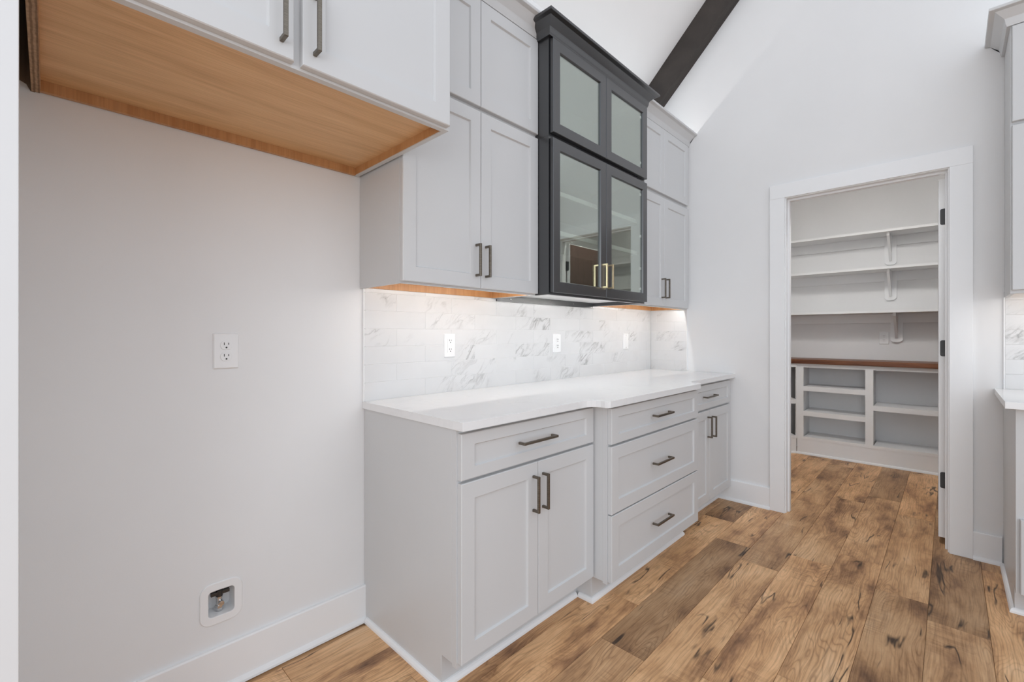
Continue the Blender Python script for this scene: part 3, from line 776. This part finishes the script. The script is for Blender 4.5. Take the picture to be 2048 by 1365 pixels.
# ------------------------------------------------------------------ pantry furniture
def pantry_unit():
    t = thing('shelf_unit', 'built-in white open shelf unit along the pantry back wall', 'shelving')
    xf, xb = 4.330, XB-0.001
    y1, y0 = -0.655, -2.40
    zt = 0.904
    sty = [(-0.655, -0.713), (-1.201, -1.260), (-1.83, -1.885), (-2.35, -2.40)]
    for a, b in sty: MB().box(xf, xf+0.020, b, a, 0.150, zt).build('stile', 'pantry', t)
    for a, b in (( -0.713, -1.201), (-1.260, -1.83), (-1.885, -2.35)):
        MB().box(xf+0.0006, xf+0.0196, b, a, 0.868, zt-0.0005).build('top_rail', 'pantry', t)
        MB().box(xf+0.0006, xf+0.0196, b, a, 0.1505, 0.178).build('bottom_rail', 'pantry', t)
        MB().box(xf+0.020, xb-0.008, b, a, 0.150, 0.176).build('bottom_shelf', 'pantry', t)
        zs = (0.4085, 0.6565) if a > -1.0 else (0.521,)
        for z in zs: MB().box(xf-0.0005, xb-0.008, b+0.0003, a-0.0003, z-0.023, z+0.023).build('shelf', 'pantry', t)
    for a, b in sty: MB().box(xf+0.020, xb-0.008, b+0.012, a-0.012, 0.150, zt-0.001).build('divider', 'pantry', t)
    MB().box(xb-0.008, xb, y0, y1, 0.0, zt).build('back_panel', 'pantry', t)
    MB().box(xf+0.004, xf+0.020, y0, y1-0.002, 0.0, 0.150).build('base_board', 'pantry', t)
    # slanted return unit at the left corner
    ux, uy = -0.53, 0.848
    px, py = 4.330, -0.655
    def quad(s0, s1, d0, d1, z0, z1, nm, mat='pantry'):
        # s along the slanted face, d depth behind it (towards +x,+y)
        nx, ny = uy, -ux
        P = [(px+ux*s+nx*d, py+uy*s+ny*d) for s, d in ((s0, d0), (s1, d0), (s1, d1), (s0, d1))]
        MB().prism(P, 'z', z0, z1).build(nm, mat, u)
    u = thing('shelf_unit', 'slanted white shelf unit turning the left pantry corner', 'shelving')
    quad(0.0005, 0.006, 0, 0.02, 0.150, zt, 'stile'); quad(0.39, 0.44, 0, 0.02, 0.150, zt, 'stile')
    quad(0.006, 0.39, 0.0006, 0.0196, 0.868, zt-0.0005, 'top_rail'); quad(0.006, 0.39, 0.0006, 0.0196, 0.1505, 0.178, 'bottom_rail')
    quad(0.006, 0.39, -0.0005, 0.145, 0.498, 0.544, 'shelf'); quad(0.006, 0.39, 0.02, 0.145, 0.150, 0.176, 'bottom_shelf')
    quad(0.03, 0.42, 0.145, 0.153, 0.0, zt, 'back_panel'); quad(0.001, 0.44, 0.004, 0.02, 0.0, 0.150, 'base_board')
    # wooden worktop over both
    nx, ny = uy, -ux
    f = lambda s, d: (px+ux*s+nx*d, py+uy*s+ny*d)
    poly = [(4.302, -2.40), (4.302, -0.640), f(0.46, -0.028), (f(0.46, -0.028)[0], -0.202), (XB-0.001, -0.202), (XB-0.001, -2.40)]
    o = MB().prism(poly, 'z', 0.905, 0.949).build('pantry_worktop', 'butcher', None, 0.006)
    tag(o, 'brown stained wooden worktop over the pantry shelves', 'worktop')
    # shoe
    MB().sweep(SHOE, [(f(0.44, 0.004)[0], f(0.44, 0.004)[1]), (px+0.004, py), (px+0.004, y0)]).build('shoe_molding', 'trim', t)
    # three wall shelves
    names = ('highest white wall shelf in the pantry', 'middle white wall shelf in the pantry', 'lowest white wall shelf in the pantry above the worktop')
    for (z, ya, lab) in ((2.128, -1.358, names[0]), (1.792, -1.358, names[1]), (1.394, -1.402, names[2])):
        s = thing('wall_shelf', lab, 'shelf', (0, 0, 0), 0, 'painted pantry wall shelves')
        MB().box(4.362, XB-0.001, -2.649, -0.201, z, z+0.019).build('shelf_board', 'pantry', s)
        MB().box(4.358, 4.362, -2.649, -0.201, z-0.001, z+0.021).build('front_edge', 'pantry', s)
        MB().box(XB-0.019, XB-0.001, -2.649, -0.201, z-0.090, z-0.0005).build('cleat', 'pantry', s, 0.002)
        w2 = 0.045
        pz = z-0.272
        prof = [(ya-w2, z-0.001), (ya+w2, z-0.001), (ya+w2, pz+0.02), (ya+w2-0.02, pz), (ya-w2+0.02, pz), (ya-w2, pz+0.02)]
        MB().prism(prof, 'x', XB-0.022, XB-0.0012).build('bracket_plate', 'pantry', s, 0.002)
        tri = [(XB-0.022, z-0.0008), (XB-0.022, z-0.235), (XB-0.036, z-0.235), (4.40, z-0.03), (4.40, z-0.0008)]
        MB().prism(tri, 'y', ya-0.010, ya+0.010).build('bracket', 'pantry', s)
pantry_unit()
# added pantry lamp, hidden above the doorway head to brighten the shelves
t = thing('pantry_fill_lamp', 'added unseen round lamp brightening the pantry', 'lamp', (2.81, -1.36, 2.75))
MB().cyl((0, 0), 0.17, 'z', -0.03, 0.0, 32).build('fill_lamp_base', 'trim', t)
MB().cyl((0, 0), 0.155, 'z', -0.055, -0.03, 32).build('diffuser', 'lamp', t, 0.006)

beam()

# ------------------------------------------------------------------ cabinet run right of the pantry doorway
GX = -PI/2
def right_run():
    yL = -1.962
    # base: local x runs along -y, local -y faces the room (-x)
    t = thing('base_cabinet', 'pale base cabinet with a low drawer right of the pantry doorway', 'cabinet', (XE, yL, 0), GX)
    W = 0.76
    side = [(-0.002, 0.0), (-0.002, 0.8846), (-0.590, 0.8846), (-0.590, 0.113), (-0.531, 0.113), (-0.531, 0.0)]
    MB().prism(side, 'x', 0, 0.016).build('side_panel', 'cab', t)
    MB().prism(side, 'x', W-0.016, W).build('side_panel', 'cab', t)
    MB().box(0, W, -0.6115, -0.590, 0.105, 0.8846).build('face_frame', 'cab', t)
    MB().box(0.001, W-0.001, -0.547, -0.535, 0, 0.118).build('toe_kick', 'cab', t)
    MB().box(0.016, W-0.016, -0.59, -0.01, 0.113, 0.129).build('bottom_panel', 'cab', t)
    d = shaker('drawer_front', t, 0.012, W-0.008, 0.113, 0.424, -0.612); pull(d, W/2, 0.27, -0.632, 0.178, False)
    MB().sweep(SHOE, [(0, -0.027), (0, -0.547), (W, -0.547)]).build('shoe_molding', 'trim', t)
    MB().box(0.0, 0.004, -0.614, -0.6116, 0.113, 0.8846).build('scribe_strip', 'cab', t)
    # countertop
    o = MB().box(XE-0.656, XE-0.001, yL-1.2, -1.929, 0.8848, 0.914).build('countertop', 'quartz', None, 0.0015)
    tag(o, 'short white quartz countertop right of the pantry doorway', 'countertop')
    t = thing('base_cabinet', 'plain pale base cabinet at the right end past the low drawer', 'cabinet', (XE, yL-W-0.001, 0), GX)
    W2 = 0.43
    MB().prism(side, 'x', 0, 0.016).build('side_panel', 'cab', t); MB().prism(side, 'x', W2-0.016, W2).build('side_panel', 'cab', t)
    MB().box(0, W2, -0.6115, -0.590, 0.105, 0.8846).build('face_frame', 'cab', t)
    MB().box(0.001, W2-0.001, -0.547, -0.535, 0, 0.118).build('toe_kick', 'cab', t)
    d = shaker('door', t, 0.01, W2-0.01, 0.113, 0.870, -0.612); pull(d, 0.05, 0.75, -0.632, 0.137)
    # wall cabinets
    yU = -1.966
    for nm, lab, z0, z1, dz in (('wall_cabinet', 'pale wall cabinet right of the pantry doorway', 1.3865, 2.1745, ((1.402, 2.166),)),
                           ('stacked_cabinet', 'pale short cabinet with crown stacked right of the pantry doorway', 2.175, 2.640, ((2.184, 2.628),))):
        t = thing(nm, lab, 'cabinet', (XE, yU, 0), GX)
        MB().box(0, 0.016, -0.2855, -0.002, z0, z1).build('side_panel', 'cab', t)
        MB().box(W-0.016, W, -0.2855, -0.002, z0, z1).build('side_panel', 'cab', t)
        MB().box(0, W, -0.305, -0.2856, z0, z1).build('face_frame', 'cab', t)
        MB().box(0.0161, W-0.0161, -0.2854, -0.002, z0+0.03, z0+0.042).build('bottom_panel', 'maple_y' if 'maple_y' in M else 'maple_x', t)
        MB().box(0.0161, W-0.0161, -0.2854, -0.002, z1-0.013, z1-0.001).build('top_panel', 'cab', t)
        for a, b in dz:
            d = shaker('door', t, 0.005, W/2-0.0015, a, b, -0.3055)
            if z0 < 2: pull(d, W/2-0.03, 1.51, -0.3255, 0.137)
            d = shaker('door', t, W/2+0.0015, W-0.003, a, b, -0.3055)
            if z0 < 2: pull(d, W/2+0.03, 1.51, -0.3255, 0.137)
        if z0 > 2:
            MB().sweep(crown_prof(2.632), [(0, -0.003), (0, -0.312), (W, -0.312)]).build('crown_molding', 'cab', t, 0, True)
    # tile
    MB().box(XE-0.0090, XE, yL-1.2, -1.963, 0.914, 1.414).build('grout_bed', 'grout', wall_right)
    z = 0.9155; i = 0
    while z < 1.38:
        h = min(TH, 1.3855-z)
        x = 0.0 if i % 2 == 0 else -0.24
        while x < 1.19:
            a, b = max(x, 0.0), min(x+TL, 1.19)
            if b-a > 0.01: tile(wall_right, b-a, h, (XE-0.002, -1.967-a, z), -PI/2)
            x += TL
        z += TH; i += 1
    MB().box(XE-0.0105, XE, -1.9665, -1.9615, 0.914, 1.386).build('edge_trim', 'trim', wall_right)
    s = thing('led_strip', 'light strip under the wall cabinet right of the pantry doorway', 'light strip', (XE-0.270, yU-W/2, 1.4160), GX, gu)
    MB().box(-W/2+0.02, W/2-0.02, -0.006, 0.006, -0.003, 0).build('channel', 'plastic', s)
    MB().box(-W/2+0.022, W/2-0.022, -0.0012, 0.0012, -0.0040, -0.003).build('diffuser', 'led_under', s)
    s = thing('led_strip', 'light strip behind the crown right of the pantry doorway', 'light strip', (XE-0.17, yU-W/2, 2.6405), GX, gt)
    MB().box(-W/2+0.02, W/2-0.02, -0.006, 0.006, 0, 0.003).build('channel', 'plastic', s)
    MB().box(-W/2+0.022, W/2-0.022, -0.004, 0.004, 0.003, 0.0045).build('diffuser', 'led_top', s)
right_run()
